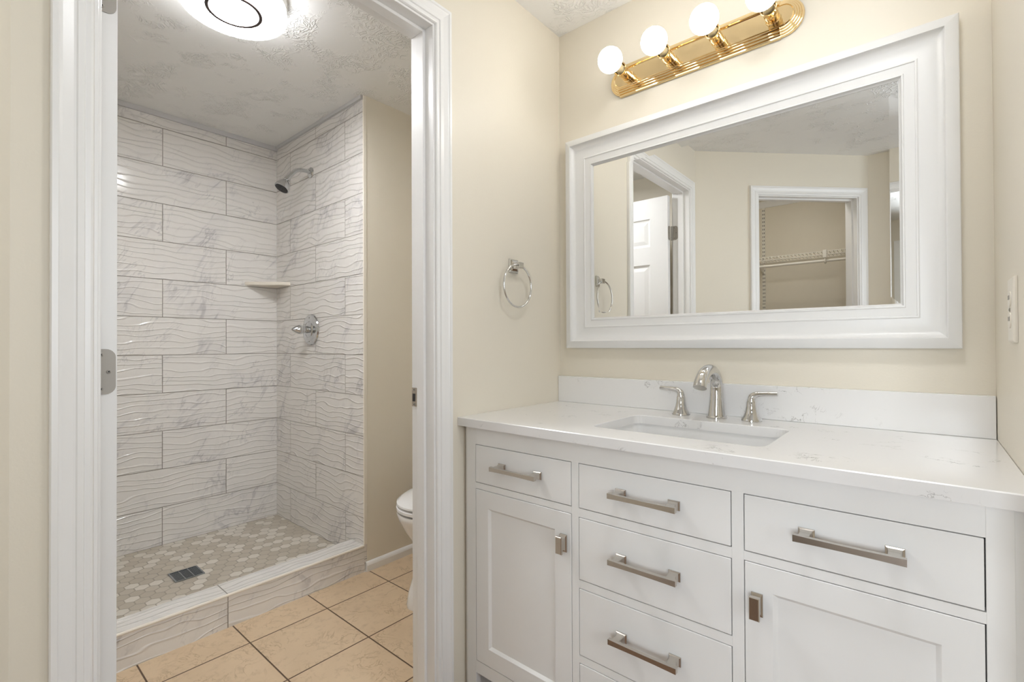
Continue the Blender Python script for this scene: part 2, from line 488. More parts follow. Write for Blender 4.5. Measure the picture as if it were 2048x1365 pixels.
# diagonal wall with the closet doorway
DA = Vector((0, -1.525, 0)); DT = Vector((1, -1, 0)).normalized(); DN = Vector((1, 1, 0)).normalized()
def dg(s, z, t): return DA + DT*s + DN*t + Vector((0, 0, z))
def dbox(bm, s0, s1, t0, t1, z0, z1):
    vs = box(bm, s0, s1, t0, t1, z0, z1)
    for v in vs: v.co = dg(v.co.x, v.co.z, v.co.y)
DS0, DS1, DEND = 0.424, 1.096, 1.174
bm = bmesh.new()
dbox(bm, -0.02, DS0-0.018, -0.1, 0, 0, H); dbox(bm, DS1+0.018, DEND, -0.1, 0, 0, H); dbox(bm, DS0-0.018, DS1+0.018, -0.1, 0, HEAD+0.018, H)
struct(obj('wall_diagonal', bm, 'beige'))
struct(obj('wall_hall', B((0.83, 0.95, -3.05, -2.355, 0, H), (0.83, 0.95, -4.7, -3.05, 0, H)), 'beige'))
struct(obj('wall_closet', B((-0.35, 0.83, -3.05, -2.95, 0, H)), 'beige'))
struct(obj('wall_closet_left', B((-0.45, -0.35, -3.05, -1.885, 0, H)), 'beige'))
struct(obj('floor_closet', B((-0.35, 0.0, -2.95, -1.885, -0.05, 0)), 'planks'))
WY0, WY1, WZ0, WZ1 = -2.4, -0.9, 0.8, 2.1
struct(obj('wall_rear', B((0.95, 1.07, -4.7, -4.6, 0, H), (2.37, 3.0, -4.7, -4.6, 0, H), (1.07, 2.37, -4.7, -4.6, 0, WZ0), (1.07, 2.37, -4.7, -4.6, WZ1, H)), 'beige'))
wn = sroot('added_window_1', (3.0, -1.65, 0.8))  # unseen window, added to bring in daylight from the side
bm = bmesh.new()
sweep_rect(bm, [(0, 0), (0, .012), (.05, .018), (.055, -.06), (.03, -.06), (.03, 0)], WY0-0.03, WY1+0.03, WZ0-0.03, WZ1+0.03, lambda a, b, t: (3.0-t, a, b))
obj('window_frame', bm, 'trim', wn)
obj('glazing_bar', B((3.0, 3.03, -1.67, -1.63, WZ0, WZ1), (3.0, 3.03, WY0, WY1, 1.43, 1.47)), 'trim', wn)
obj('pane', B((3.013, 3.017, WY0, WY1, WZ0, WZ1)), 'glass', wn)

wn = sroot('added_window_2', (1.72, -4.6, 0.8))  # unseen window, added so daylight reaches the vanity front
bm = bmesh.new()
sweep_rect(bm, [(0, 0), (0, .012), (.05, .018), (.055, -.06), (.03, -.06), (.03, 0)], 1.04, 2.40, WZ0-0.03, WZ1+0.03, lambda a, b, t: (a, -4.6+t, b))
obj('window_frame', bm, 'trim', wn)
obj('glazing_bar', B((1.70, 1.74, -4.63, -4.60, WZ0, WZ1), (1.07, 2.37, -4.63, -4.60, 1.43, 1.47)), 'trim', wn)
obj('pane', B((1.07, 2.37, -4.617, -4.613, WZ0, WZ1)), 'glass', wn)

# shower curb, edging, caulk and baseboards
cb = sroot('trim_1', (-1.04, -1.0, 0))
bm = bmesh.new()
box(bm, -1.098, -0.983, -1.785, -0.266, 0, 0.131)
for f in bm.faces:
    if f.normal.z > 0.9: f.material_index = 1
obj('shower_curb', bm, ['tile_curb', 'tile_curb_top'], cb)
bm = bmesh.new()
tube(bm, [(-0.9835, -1.785, 0.127), (-0.9835, -0.267, 0.127)], 0.0055, 12)
obj('curb_edging', bm, 'edge', cb, 40)
struct(obj('trim_2', B((-0.990, -0.9805, -0.2665, -0.250, 0.133, H-0.001), bev=0.0012), 'edge'))
struct(obj('trim_3', B((-1.95, -1.938, -1.785, -0.265, H-0.026, H)), 'caulk'))
struct(obj('trim_4', B((-1.938, -0.991, -0.277, -0.265, H-0.018, H)), 'caulk'))
bm = bmesh.new()
prof = [(0, 0), (.012, 0), (.012, .030), (.009, .038), (.005, .044), (0, .047)]
rings(bm, [[(-0.983+a, y, z) for a, z in prof] for y in (-0.258, 0.36)])
struct(obj('baseboard_partition', bm, 'trim'))
bm = bmesh.new()
for s0, s1 in ((0.03, DS0-0.066), (DS1+0.066, DEND-0.006)):
    rings(bm, [[dg(s, z*1.7, a) for a, z in prof] for s in (s0, s1)])
struct(obj('baseboard_diagonal', bm, 'trim'))
struct(obj('baseboard_rear', B((0.95, 3.0, -4.6, -4.588, 0, 0.08)), 'trim'))

# ---------------------------------------------------------------- doorways
def hinge_leaf(bm, mp, h=0.089, wd=0.032, r=0.016, th=0.0022):
    pts = [(0, 0), (wd-r, 0)] + [(wd-r+r*math.sin(a), r-r*math.cos(a)) for a in [PI/2*i/6 for i in range(1, 7)]]
    pts += [(wd-r+r*math.cos(a), h-r+r*math.sin(a)) for a in [PI/2*i/6 for i in range(0, 7)]] + [(0, h)]
    rings(bm, [[mp(a, b, 0) for a, b in pts], [mp(a, b, th) for a, b in pts]])
def screw(parent, mp_c, axis):
    bm = bmesh.new()
    lathe(bm, [(.0001, 0), (.0042, 0), (.0040, .0008), (.0030, .0014), (.0001, .0014)], mp_c, axis, 16)
    c = Vector(mp_c) + Vector(axis)*0.0012
    u, v = frame_axes(axis)
    for d, e in ((u, v), (v, u)):
        d2 = (d+e).normalized(); e2 = (d-e).normalized()
        if d is v: d2, e2 = e2, d2
        vs = []
        for sa, sb, sc in ((-1, -1, 0), (1, -1, 0), (1, 1, 0), (-1, 1, 0), (-1, -1, 1), (1, -1, 1), (1, 1, 1), (-1, 1, 1)):
            vs.append(bm.verts.new(c + d2*sa*.0024 + e2*sb*.0006 + Vector(axis)*sc*.0005))
        for q in ((0, 1, 2, 3), (4, 5, 6, 7), (0, 1, 5, 4), (1, 2, 6, 5), (2, 3, 7, 6), (3, 0, 4, 7)):
            bm.faces.new([vs[i] for i in q]).material_index = 1
    return obj('screw', bm, ['satin', 'slot'], parent)

d1 = sroot('door_1', (-0.05, -1.0, 0), 'white shower room doorway with its six panel door opened inwards')
for nm, x, sg in (('casing', 0.0, 1), ('casing', -TW, -1)):
    bm = bmesh.new()
    sweep_u(bm, CASING, YL-0.063, YR+0.063, HEAD+0.063, lambda a, b, t, x=x, sg=sg: (x+sg*t, a, b))
    obj(nm, bm, 'trim', d1)
bm = B((-TW, 0, YL-0.018, YL, 0, HEAD+0.018), (-TW, 0, YR, YR+0.018, 0, HEAD+0.018), (-TW, 0, YL, YR, HEAD, HEAD+0.018), bev=0.0012)
obj('jamb', bm, 'trim', d1)
bm = B((-0.068, -0.035, YL, YL+0.0095, 0, HEAD), (-0.068, -0.035, YR-0.0095, YR, 0, HEAD), (-0.068, -0.035, YL+0.0095, YR-0.0095, HEAD-0.0095, HEAD), bev=0.0015)
obj('door_stop', bm, 'trim', d1)
# six-panel slab swung open against the shower room's end wall
DX, DY0, DY1, DW, DZ0, DZ1 = -0.118, -1.405, -1.370, 0.745, 0.012, 2.045
def slab_mesh():
    bm = bmesh.new()
    x1, x0 = DX, DX-DW
    cols = [(x1-0.118, x1-0.118-0.205), (x1-0.118-0.205-0.10, x0+0.118)]
    rows = [(0.24, 0.80), (0.95, 1.62), (1.735, 1.915)]
    xs = sorted({x0, x1, *[a for c in cols for a in c]}); zs = sorted({DZ0, DZ1, *[a for r in rows for a in r]})
    for y, sg in ((DY1, -1), (DY0, 1)):
        g = {(x, z): bm.verts.new((x, y, z)) for x in xs for z in zs}
        for xa, xb in zip(xs, xs[1:]):
            for za, zb in zip(zs, zs[1:]):
                ispan = any(abs(min(c)-xa) < 1e-6 for c in cols) and any(abs(r[0]-za) < 1e-6 for r in rows)
                q = [g[xa, za], g[xb, za], g[xb, zb], g[xa, zb]]
                if not ispan: bm.faces.new(q); continue
                prev = q
                for ins, dp in ((.006, .007), (.016, .009), (.040, .003)):
                    cur = [bm.verts.new((x, y+sg*dp, z)) for x, z in ((xa+ins, za+ins), (xb-ins, za+ins), (xb-ins, zb-ins), (xa+ins, zb-ins))]
                    for i in range(4): bm.faces.new((prev[i], prev[(i+1) % 4], cur[(i+1) % 4], cur[i]))
                    prev = cur
                bm.faces.new(prev)
    be = [e for e in bm.edges if e.is_boundary]
    bmesh.ops.bridge_loops(bm, edges=be)
    return bm
obj('door_slab', slab_mesh(), 'trim', d1)
for sg, yy in ((1, DY1), (-1, DY0)):
    bm = bmesh.new()
    lathe(bm, [(.0001, 0), (.032, 0), (.031, .006), (.014, .009), (.012, .030), (.022, .038), (.027, .050), (.024, .062), (.0001, .066)], (DX-DW+0.065, yy, 0.95), (0, sg, 0), 28)
    obj('door_knob', bm, 'nickel', d1, 40)
for z in (0.19, 1.013, 1.765):
    hz = z
    bm = bmesh.new()
    hinge_leaf(bm, lambda a, b, t: (DX+0.0004+t*0.6, DY0+0.001+a, hz+b))
    hinge_leaf(bm, lambda a, b, t: (-TW+a, YL+t*0.6, hz+b))
    for k in range(5):
        lathe(bm, [(.0001, 0), (.0058, 0), (.0058, .0172), (.0001, .0172)], (-TW-.0075, YL+0.004, hz+k*.0179), (0, 0, 1), 16)
    hg = obj('hinge', bm, 'satin', d1, 40)
    for dy, dz in ((.009, .011), (.021, .0445), (.009, .078)):
        screw(hg, (DX+0.0017, DY0+0.001+dy, hz+dz), (1, 0, 0))
        screw(hg, (-TW+dy, YL+0.0013, hz+dz), (0, 1, 0))
bm = bmesh.new()
box(bm, -TW+0.001, -TW+0.026, YR-0.0022, YR-0.0002, 0.919, 0.976, bev=0.0006)
box(bm, -TW+0.006, -TW+0.018, YR-0.0028, YR-0.0015, 0.934, 0.958, mi=1)
sp = obj('strike_plate', bm, ['nickel', 'slot'], d1)
for z in (0.925, 0.970): screw(sp, (-TW+0.0135, YR-0.0020, z), (0, -1, 0))

d2 = sroot('door_2', tuple(dg(0.76, 0, -0.05)), 'white cased doorway into the closet')
for t0, sg in ((0.0, 1), (-0.1, -1)):
    bm = bmesh.new()
    sweep_u(bm, CASING, DS0-0.063, DS1+0.063, HEAD+0.063, lambda a, b, t: dg(a, b, t0+sg*t))
    obj('casing', bm, 'trim', d2)
bm = bmesh.new()
dbox(bm, DS0-0.018, DS0, -0.1, 0, 0, HEAD+0.018); dbox(bm, DS1, DS1+0.018, -0.1, 0, 0, HEAD+0.018); dbox(bm, DS0, DS1, -0.1, 0, HEAD, HEAD+0.018)
obj('jamb', bm, 'trim', d2)
bm = bmesh.new()
dbox(bm, DS0, DS0+.0095, -0.07, -0.037, 0, HEAD); dbox(bm, DS1-.0095, DS1, -0.07, -0.037, 0, HEAD); dbox(bm, DS0+.0095, DS1-.0095, -0.07, -0.037, HEAD-.0095, HEAD)
obj('door_stop', bm, 'trim', d2)

EX0, EX1, EY = 1.028, 2.86, -2.31
struct(obj('wall_hall_end', B((0.95, EX0-0.018, EY-0.1, EY, 0, H), (EX1+0.018, 3.0, EY-0.1, EY, 0, H), (EX0-0.018, EX1+0.018, EY-0.1, EY, HEAD+0.018, H)), 'beige'))
d3 = sroot('door_3', (1.9, EY, 0), 'wide white cased opening to the bedroom seen edge on in the mirror')
for y0, sg in ((EY, 1), (EY-0.1, -1)):
    bm = bmesh.new()
    sweep_u(bm, CASING, EX0-0.063, EX1+0.063, HEAD+0.063, lambda a, b, t, y0=y0, sg=sg: (a, y0+sg*t, b))
    obj('casing', bm, 'trim', d3)
obj('jamb', B((EX0-0.018, EX0, EY-0.1, EY, 0, HEAD+0.018), (EX1, EX1+0.018, EY-0.1, EY, 0, HEAD+0.018), (EX0, EX1, EY-0.1, EY, HEAD, HEAD+0.018)), 'trim', d3)

# ---------------------------------------------------------------- shower fittings
sh = thing('overhead_shower', 'chrome shower head on a bent arm high on the tiled wall', 'shower head', (-1.512, -0.265, 2.08))
bm = bmesh.new()
lathe(bm, [(.0001, 0), (.030, 0), (.029, .004), (.022, .009), (.013, .012), (.0001, .012)], (-1.512, -0.2655, 2.08), (0, -1, 0), 32)
obj('flange', bm, 'chrome2', sh, 40)
bm = bmesh.new()
path = smoothpath([(-1.512, -0.268, 2.08), (-1.512, -0.305, 2.082), (-1.512, -0.345, 2.070), (-1.512, -0.375, 2.040), (-1.512, -0.398, 2.010)])
tube(bm, path, 0.0105, 16)
obj('shower_arm', bm, 'chrome2', sh, 60)
hd = Vector((0, -0.45, -0.80)).normalized()
bm = bmesh.new()
lathe(bm, [(.0001, 0), (.014, 0), (.015, .003), (.015, .016), (.013, .018), (.016, .022), (.020, .028), (.030, .040), (.037, .056), (.039, .068), (.0385, .074), (.035, .075), (.0001, .075)],
      Vector((-1.512, -0.392, 2.017)), hd, 36)
hdo = obj('head_shell', bm, 'chrome2', sh, 35)
bm = bmesh.new()
hc = Vector((-1.512, -0.392, 2.017)) + hd*0.0745
lathe(bm, [(.0001, 0), (.034, 0), (.034, .0025), (.030, .003), (.0001, .003)], hc, hd, 36)
u, v = frame_axes(hd)
for rr, k in ((.010, 6), (.019, 12), (.028, 16)):
    for i in range(k):
        a = 2*PI*i/k
        lathe(bm, [(.0001, 0), (.0018, 0), (.0014, .0025), (.0001, .0025)], hc + hd*.0025 + (u*math.cos(a)+v*math.sin(a))*rr, hd, 8)
obj('nozzle_face', bm, 'black', sh, 40)

vv = thing('shower_valve', 'chrome shower valve with round plate and pointed handle on the tiled wall', 'shower valve', (-1.509, -0.265, 1.196))
bm = bmesh.new()
lathe(bm, [(.0001, 0), (.087, 0), (.087, .003), (.084, .008), (.072, .012), (.046, .014), (.042, .018), (.030, .022), (.0001, .022)], (-1.509, -0.2655, 1.196), (0, -1, 0), 48)
es = obj('escutcheon', bm, 'chrome2', vv, 30)
for dz in (-.066, .066): screw(es, (-1.509, -0.2775, 1.196+dz), (0, -1, 0))
bm = bmesh.new()
lathe(bm, [(.0001, .018), (.020, .018), (.020, .036), (.018, .038), (.018, .042), (.021, .044), (.021, .052), (.025, .056), (.026, .064), (.024, .074), (.017, .090), (.009, .104), (.004, .110), (.0001, .112)],
      (-1.509, -0.2655, 1.196), (0, -1, 0), 32)
obj('handle', bm, 'chrome2', vv, 35)

bm = bmesh.new()
n = 14; R_ = 0.185
def shelf_loop(z, r):
    pts = [(-1.9495, -0.2655)]
    for i in range(n+1):
        a = PI/2*i/n
        # flattened front between the two walls
        q = 1.0 - 0.22*math.sin(2*a)
        pts.append((-1.9495 + r*q*math.cos(a), -0.2655 - r*q*math.sin(a)))
    return [(x, y, z) for x, y in pts]
rings(bm, [shelf_loop(1.466, R_-.004), shelf_loop(1.469, R_), shelf_loop(1.483, R_), shelf_loop(1.486, R_-.003)])
tag(obj('corner_shelf', bm, 'edge'), 'small cream corner shelf where the two tiled shower walls meet', 'shelf')

dr = thing('shower_drain', 'square slotted metal drain in the hexagon shower floor', 'drain', (-1.4735, -0.877, 0.061))
obj('drain_well', B((-1.529, -1.418, -0.9325, -0.8215, 0.0612, 0.0625)), 'drain_dark', dr)
bm = bmesh.new()
X0, X1, Y0, Y1 = -1.531, -1.416, -0.9345, -0.8195
for b in ((X0, X1, Y0, Y0+.006), (X0, X1, Y1-.006, Y1), (X0, X0+.006, Y0+.006, Y1-.006), (X1-.006, X1, Y0+.006, Y1-.006)):
    box(bm, *b, 0.0612, 0.066)
for i in range(1, 12):
    x = X0 + .006 + i*(X1-X0-.012)/12
    box(bm, x-.0017, x+.0017, Y0+.006, Y1-.006, 0.0626, 0.0655)
for yy in (Y0+.04, Y1-.04): box(bm, X0+.006, X1-.006, yy-.0017, yy+.0017, 0.0626, 0.0654)
obj('drain_grate', bm, 'drain', dr)

cl = thing('ceiling_light', 'round white ceiling lamp with a thin dark ring in the shower room', 'ceiling light', (-0.70, -0.95, H))
O_ = (-0.70, -0.95, H-0.0005)
bm = bmesh.new(); lathe(bm, [(.0001, 0), (.166, 0), (.168, .006), (.168, .030), (.164, .036), (.150, .036), (.0001, .036)], O_, (0, 0, -1), 64)
obj('lamp_housing', bm, 'trim', cl, 35)
bm = bmesh.new(); lathe(bm, [(.0001, .036), (.152, .036), (.152, .046), (.163, .046), (.165, .050), (.165, .070), (.163, .0735), (.158, .0735), (.0001, .0735)], O_, (0, 0, -1), 64)
obj('lamp_rim', bm, 'rim', cl, 35)
bm = bmesh.new(); lathe(bm, [(.0001, .0737), (.1615, .0737), (.158, .0750), (.0001, .0765)], O_, (0, 0, -1), 64)
obj('diffuser', bm, 'led', cl, 35)
bm = bmesh.new()
lathe(bm, [(.0001, .070), (.0875, .070), (.0875, .0772), (.0870, .0780), (.0765, .0780), (.0760, .0772), (.0760, .0768), (.0001, .0768)], O_, (0, 0, -1), 64)
obj('dark_ring', bm, 'bronze', cl, 35)
bm = bmesh.new(); lathe(bm, [(.0001, .0769), (.0752, .0769), (.0752, .0777), (.0740, .0782), (.0001, .0785)], O_, (0, 0, -1), 64)
obj('centre_diffuser', bm, 'led', cl, 35)

# ---------------------------------------------------------------- toilet
to = thing('toilet', 'white porcelain toilet with closed lid half hidden behind the door jamb', 'toilet', (-0.54, -0.1, 0))
def ell(cy, a, b, z, n=40, sq=0.0):
    return [(-0.54 + a*math.cos(2*PI*i/n), cy + b*math.sin(2*PI*i/n)*(1.0 if math.sin(2*PI*i/n) < 0 else 0.92), z) for i in range(n)]
bm = bmesh.new()
rings(bm, [ell(-.082, .104, .252, 0), ell(-.082, .106, .254, .012), ell(-.08, .100, .246, .06), ell(-.072, .094, .222, .14), ell(-.07, .098, .205, .20), ell(-.085, .122, .205, .25),
           ell(-.105, .158, .224, .31), ell(-.117, .180, .237, .36), ell(-.121, .186, .241, .385), ell(-.121, .184, .239, .392), ell(-.121, .16, .21, .393)])
box(bm, -.63, -.45, .06, .32, .16, .385, bev=.02, seg=3)
obj('bowl', bm, 'porcelain', to, 50)
bm = bmesh.new()
rings(bm, [ell(-.121, .183, .238, .3995), ell(-.121, .188, .243, .402), ell(-.121, .188, .243, .413), ell(-.121, .184, .239, .416)])
obj('seat', bm, 'porcelain', to, 50)
bm = bmesh.new()
rings(bm, [ell(-.121, .182, .237, .4235), ell(-.121, .187, .242, .426), ell(-.121, .186, .241, .433), ell(-.118, .172, .224, .444), ell(-.115, .12, .16, .452), ell(-.115, .03, .04, .455)])
obj('lid', bm, 'porcelain', to, 50)
bm = bmesh.new()
rings(bm, [[(x, y, z) for x, y in rrect(-.54-a, -.54+a, .15-b*.0, .35, .03)] for a, b, z in ((.18, 0, .385), (.205, 0, .42), (.215, 0, .72))])
obj('tank', bm, 'porcelain', to, 50)
bm = bmesh.new()
rings(bm, [[(x, y, z) for x, y in rrect(-.54-a, -.54+a, .145, .353, .03)] for a, z in ((.222, .72), (.225, .725), (.225, .748), (.215, .757))])
obj('tank_lid', bm, 'porcelain', to, 50)
bm = bmesh.new()
tube(bm, [(-.69, .149, .66), (-.69, .135, .66)], .01, 12); tube(bm, [(-.695, .137, .66), (-.63, .135, .655)], .006, 10)
obj('flush_lever', bm, 'chrome', to, 50)

# ---------------------------------------------------------------- vanity cabinet
YF = -0.5405
va = thing('vanity_cabinet', 'white vanity cabinet with drawers and two shaker doors under the quartz top', 'cabinet', (0.62, -0.27, 0))
X0, X1 = 0.019, 1.2045
xs = [(0.058, 0.407), (0.428, 0.7985), (0.8215, 1.1725)]
bm = bmesh.new()
bv = 0.0008
box(bm, X0, xs[0][0], YF, YF+.02, 0, .857, bev=bv); box(bm, xs[2][1], X1, YF, YF+.02, 0, .857, bev=bv)
for a, b in ((xs[0][1], xs[1][0]), (xs[1][1], xs[2][0])): box(bm, a, b, YF, YF+.02, .142, .8045, bev=bv)
for (a, b), zs in zip(xs, ([(.670, .688), (.110, .147)], [(.6665, .6885), (.486, .5065), (.296, .315), (.110, .147)], [(.670, .688), (.110, .147)])):
    for z0, z1 in zs: box(bm, a, b, YF+.0003, YF+.02, z0, z1)
box(bm, xs[0][0], xs[2][1], YF+.0003, YF+.02, .804, .857)
obj('face_frame', bm, 'cab', va)
bm = B((X0+.002, X0+.018, YF+.02, -.004, 0.0, .857), (X1-.018, X1-.002, YF+.02, -.004, 0.0, .857), (X0+.018, X1-.018, -.018, -.004, .11, .857), (X0+.018, X1-.018, YF+.02, -.018, .11, .126))
obj('carcass', bm, 'cab', va)
obj('gap_shade_block', B((X0+.019, X1-.019, YF+.03, -.02, .127, .69)), 'inside', va)  # dark block added so the gaps round drawers and doors look shaded
obj('filler_strip', B((0.001, X0+.001, YF+.012, YF+.03, 0, .856), bev=.001), 'cab', va)
obj('filler_strip', B((X1-.001, 1.2285, YF+.006, YF+.024, 0, .856), bev=.001), 'cab', va)
G_ = 0.0018
def bar_pull(parent, xc, z, L=0.163):
    bm = bmesh.new()
    y = YF
    n = 12
    loops = []
    for i in range(n+1):
        s = i/n*2-1
        hh = .0062 - .0012*(1-s*s)
        xx = xc + s*L/2
        yb, yo = y-.030, y-.0395
        loops.append([(xx, yb, z-hh), (xx, yo, z-hh), (xx, yo, z+hh), (xx, yb, z+hh)])
    rings(bm, loops)
    for sgn in (-1, 1):
        xp = xc + sgn*(L/2-.0165)
        pr = [(.0135, .0105, 0), (.0135, .0105, .0035), (.0105, .0085, .006), (.0085, .0062, .014), (.0085, .0058, .031)]
        rings(bm, [[(xp-a, y-h, z-b), (xp+a, y-h, z-b), (xp+a, y-h, z+b), (xp-a, y-h, z+b)] for a, b, h in pr])
    return obj('handle', bm, 'nickel', parent)
def drawer(x0, x1, z0, z1, hz):
    d = obj('drawer', B((x0+G_, x1-G_, YF-.0006, YF+.018, z0+G_, z1-G_), bev=.0012), 'cab', va)
    bar_pull(d, (x0+x1)/2, hz)
    return d
drawer(*xs[0], .688, .804, .750)
drawer(*xs[1], .6885, .804, .750)
drawer(*xs[1], .5065, .6665, .594)
drawer(*xs[1], .315, .486, .408)
drawer(*xs[1], .147, .296, .228)
drawer(*xs[2], .688, .804, .750)
def shaker(x0, x1, z0, z1, knob_x, knob_z):
    bm = bmesh.new()
    x0 += G_; x1 -= G_; z0 += G_; z1 -= G_
    st = 0.0515
    prof = [(0, -.018), (0, -.0004), (.001, .0006), (st-.001, .0006), (st, -.0002), (st+.0065, -.0068), (st+.0065, -.018)]
    sweep_rect(bm, prof, x0, x1, z0, z1, lambda a, b, t: (a, YF-t, b))
    box(bm, x0+st+.003, x1-st-.003, YF+.0065, YF+.014, z0+st+.003, z1-st-.003)
    d = obj('door', bm, 'cab', va)
    bm = bmesh.new()
    pr = [(.0105, .0225, 0), (.0105, .0225, .0035), (.0075, .017, .006), (.006, .014, .012), (.006, .014, .018), (.0095, .0225, .020), (.0095, .0225, .0255), (.008, .021, .027)]
    rings(bm, [[(knob_x-a, YF-h, knob_z-b), (knob_x+a, YF-h, knob_z-b), (knob_x+a, YF-h, knob_z+b), (knob_x-a, YF-h, knob_z+b)] for a, b, h in pr])
    obj('knob', bm, 'nickel', d)
shaker(*xs[0], .147, .670, .3825, .589)
shaker(*xs[2], .147, .670, .846, .589)

# countertop with the sink cut out, backsplash, sink, faucet
ZC, ZB, YC = 0.8835, 0.8575, -0.5605
def edges_of(loop, bm): return [bm.edges.get((loop[i], loop[(i+1) % len(loop)])) or bm.edges.new((loop[i], loop[(i+1) % len(loop)])) for i in range(len(loop))]
bm = bmesh.new()
def outer(z, ins): return [bm.verts.new(p) for p in ((0.001, YC+ins, z), (1.228, YC+ins, z), (1.228, -0.001, z), (0.001, -0.001, z))]
def inner(z, ins): return [bm.verts.new((x, y, z)) for x, y in rrect(.408+ins, .838-ins, -.447+ins, -.168-ins, .028)]
oT, oT2, oB = outer(ZC, .002), outer(ZC-.002, 0), outer(ZB, 0)
iT, iT2, iB = inner(ZC, -.0015), inner(ZC-.0015, 0), inner(ZB, 0)
for A_, B_ in ((oT, oT2), (oT2, oB), (iT, iT2), (iT2, iB)):
    for i in range(len(A_)):
        j = (i+1) % len(A_); bm.faces.new((A_[i], A_[j], B_[j], B_[i]))
for o_, i_ in ((oT, iT), (oB, iB)):
    bmesh.ops.triangle_fill(bm, use_beauty=True, use_dissolve=False, edges=edges_of(o_, bm)+edges_of(i_, bm))
tag(obj('countertop', bm, 'quartz'), 'white quartz countertop with grey flecks and a cut out for the sink', 'countertop')
tag(obj('backsplash', B((0.0015, 1.2275, -0.0195, -0.0005, ZC+.0003, ZC+.0997), bev=.0012), 'quartz'), 'low quartz backsplash strip along the wall behind the faucet', 'backsplash')
sk = thing('sink', 'white rectangular sink basin set under the quartz top', 'sink', (.623, -.307, .72))
bm = bmesh.new()
def sl(ins, z, r): return [(x, y, z) for x, y in rrect(.403+ins, .843-ins, -.452+ins, -.163-ins, r)]
rings(bm, [sl(-.02, .8568, .04), sl(-.02, .845, .04), sl(-.008, .72, .05), sl(.06, .712, .05), sl(.06, .722, .05), sl(.03, .728, .05), sl(.010, .745, .045), sl(.003, .80, .04), sl(.0, .8568, .032)], cap1=False, cap0=False)
bm.verts.ensure_lookup_table()
bm.faces.new([v for v in bm.verts if abs(v.co.z-.722) < 1e-4][::1])
vs12 = [v for v in bm.verts if abs(v.co.z-.712) < 1e-4]
bm.faces.new(vs12)
lp0 = [v for v in bm.verts if abs(v.co.z-.8568) < 1e-4]
k = len(lp0)//2
for i in range(k):
    j = (i+1) % k; bm.faces.new((lp0[i], lp0[j], lp0[k+j], lp0[k+i]))
obj('basin', bm, 'porcelain', sk, 45)
bm = bmesh.new(); lathe(bm, [(.0001, 0), (.030, 0), (.031, .002), (.024, .004), (.020, .003), (.0001, .003)], (.623, -.30, .7222), (0, 0, 1), 28)
obj('drain_flange', bm, 'chrome', sk, 35)

fa = thing('faucet', 'polished chrome faucet with arched spout and two lever handles behind the sink', 'faucet', (.624, -.08, ZC))
bm = bmesh.new()
cp = smoothpath([(.624, -.079, ZC+.0003), (.624, -.0785, .905), (.624, -.0765, .945), (.624, -.078, .985), (.624, -.092, 1.012), (.624, -.120, 1.027), (.624, -.155, 1.029), (.624, -.188, 1.018), (.624, -.211, .998), (.624, -.220, .984)], 5)
rd = interp([.0275, .0235, .0200, .0182, .0178, .0176, .0174, .0178, .0184, .0186], len(cp))
tube(bm, cp, rd, 24)
fs_ = obj('spout', bm, 'chrome', fa, 50)
bm = bmesh.new(); lathe(bm, [(.0001, 0), (.030, 0), (.030, .004), (.0275, .0065), (.0001, .0065)], (.624, -.079, ZC+.0002), (0, 0, 1), 32)
obj('spout_base', bm, 'chrome', fa, 35)
for sg, hx in ((-1, .515), (1, .7215)):
    bm = bmesh.new()
    lathe(bm, [(.0001, 0), (.0275, 0), (.0275, .004), (.0262, .007), (.0212, .015), (.0172, .026), (.0145, .040), (.0130, .056), (.0118, .0575), (.0115, .064), (.0001, .066)], (hx, -.078, ZC+.0002), (0, 0, 1), 32)
    hb = obj('handle', bm, 'chrome', fa, 35)
    bm = bmesh.new()
    lp = smoothpath([(hx, -.078, .944), (hx+sg*.002, -.078, .953), (hx+sg*.012, -.078, .960), (hx+sg*.030, -.078, .963), (hx+sg*.050, -.078, .964), (hx+sg*.068, -.078, .965)], 4)
    tube(bm, lp, interp([.0112, .0105, .0085, .0066, .0062, .0062], len(lp)), 16)
    obj('lever', bm, 'chrome', hb, 50)

# ---------------------------------------------------------------- mirror
mi = thing('wall_mirror', 'large mirror in a wide white moulded frame above the vanity', 'mirror', (.609, -.001, 1.093))
bm = bmesh.new()
MP = [(0, .001), (0, .027), (.0015, .0295), (.0245, .0395), (.0265, .0395), (.0275, .037)]
for i in range(1, 9):
    a = PI/2*i/8
    MP.append((.0275 + .036*(1-math.cos(a)), .0195 + .0175*(1-math.sin(a))))
MP += [(.076, .0195), (.0785, .0215), (.0815, .0215), (.083, .0190), (.1035, .0170), (.1055, .0190), (.1080, .0190), (.1095, .0150), (.1145, .0105), (.1145, .001)]
sweep_rect(bm, MP, .046, 1.172, 1.093, 1.894, lambda a, b, t: (a, -t, b))
obj('mirror_frame', bm, 'frame', mi, 28)
bm = bmesh.new()
gx0, gx1, gz0, gz1 = .1600, 1.0580, 1.2070, 1.7800
bw, bd = .020, .00035
f4 = [bm.verts.new(p) for p in ((gx0+bw, -.0098, gz0+bw), (gx1-bw, -.0098, gz0+bw), (gx1-bw, -.0098, gz1-bw), (gx0+bw, -.0098, gz1-bw))]
o4 = [bm.verts.new(p) for p in ((gx0, -.0098+bd, gz0), (gx1, -.0098+bd, gz0), (gx1, -.0098+bd, gz1), (gx0, -.0098+bd, gz1))]
b4 = [bm.verts.new(p) for p in ((gx0, -.005, gz0), (gx1, -.005, gz0), (gx1, -.005, gz1), (gx0, -.005, gz1))]
bm.faces.new(f4); bm.faces.new(b4[::-1])
for A_, B_ in ((f4, o4), (o4, b4)):
    for i in range(4): bm.faces.new((A_[i], A_[(i+1) % 4], B_[(i+1) % 4], B_[i]))
obj('mirror_glass', bm, 'mirror', mi)

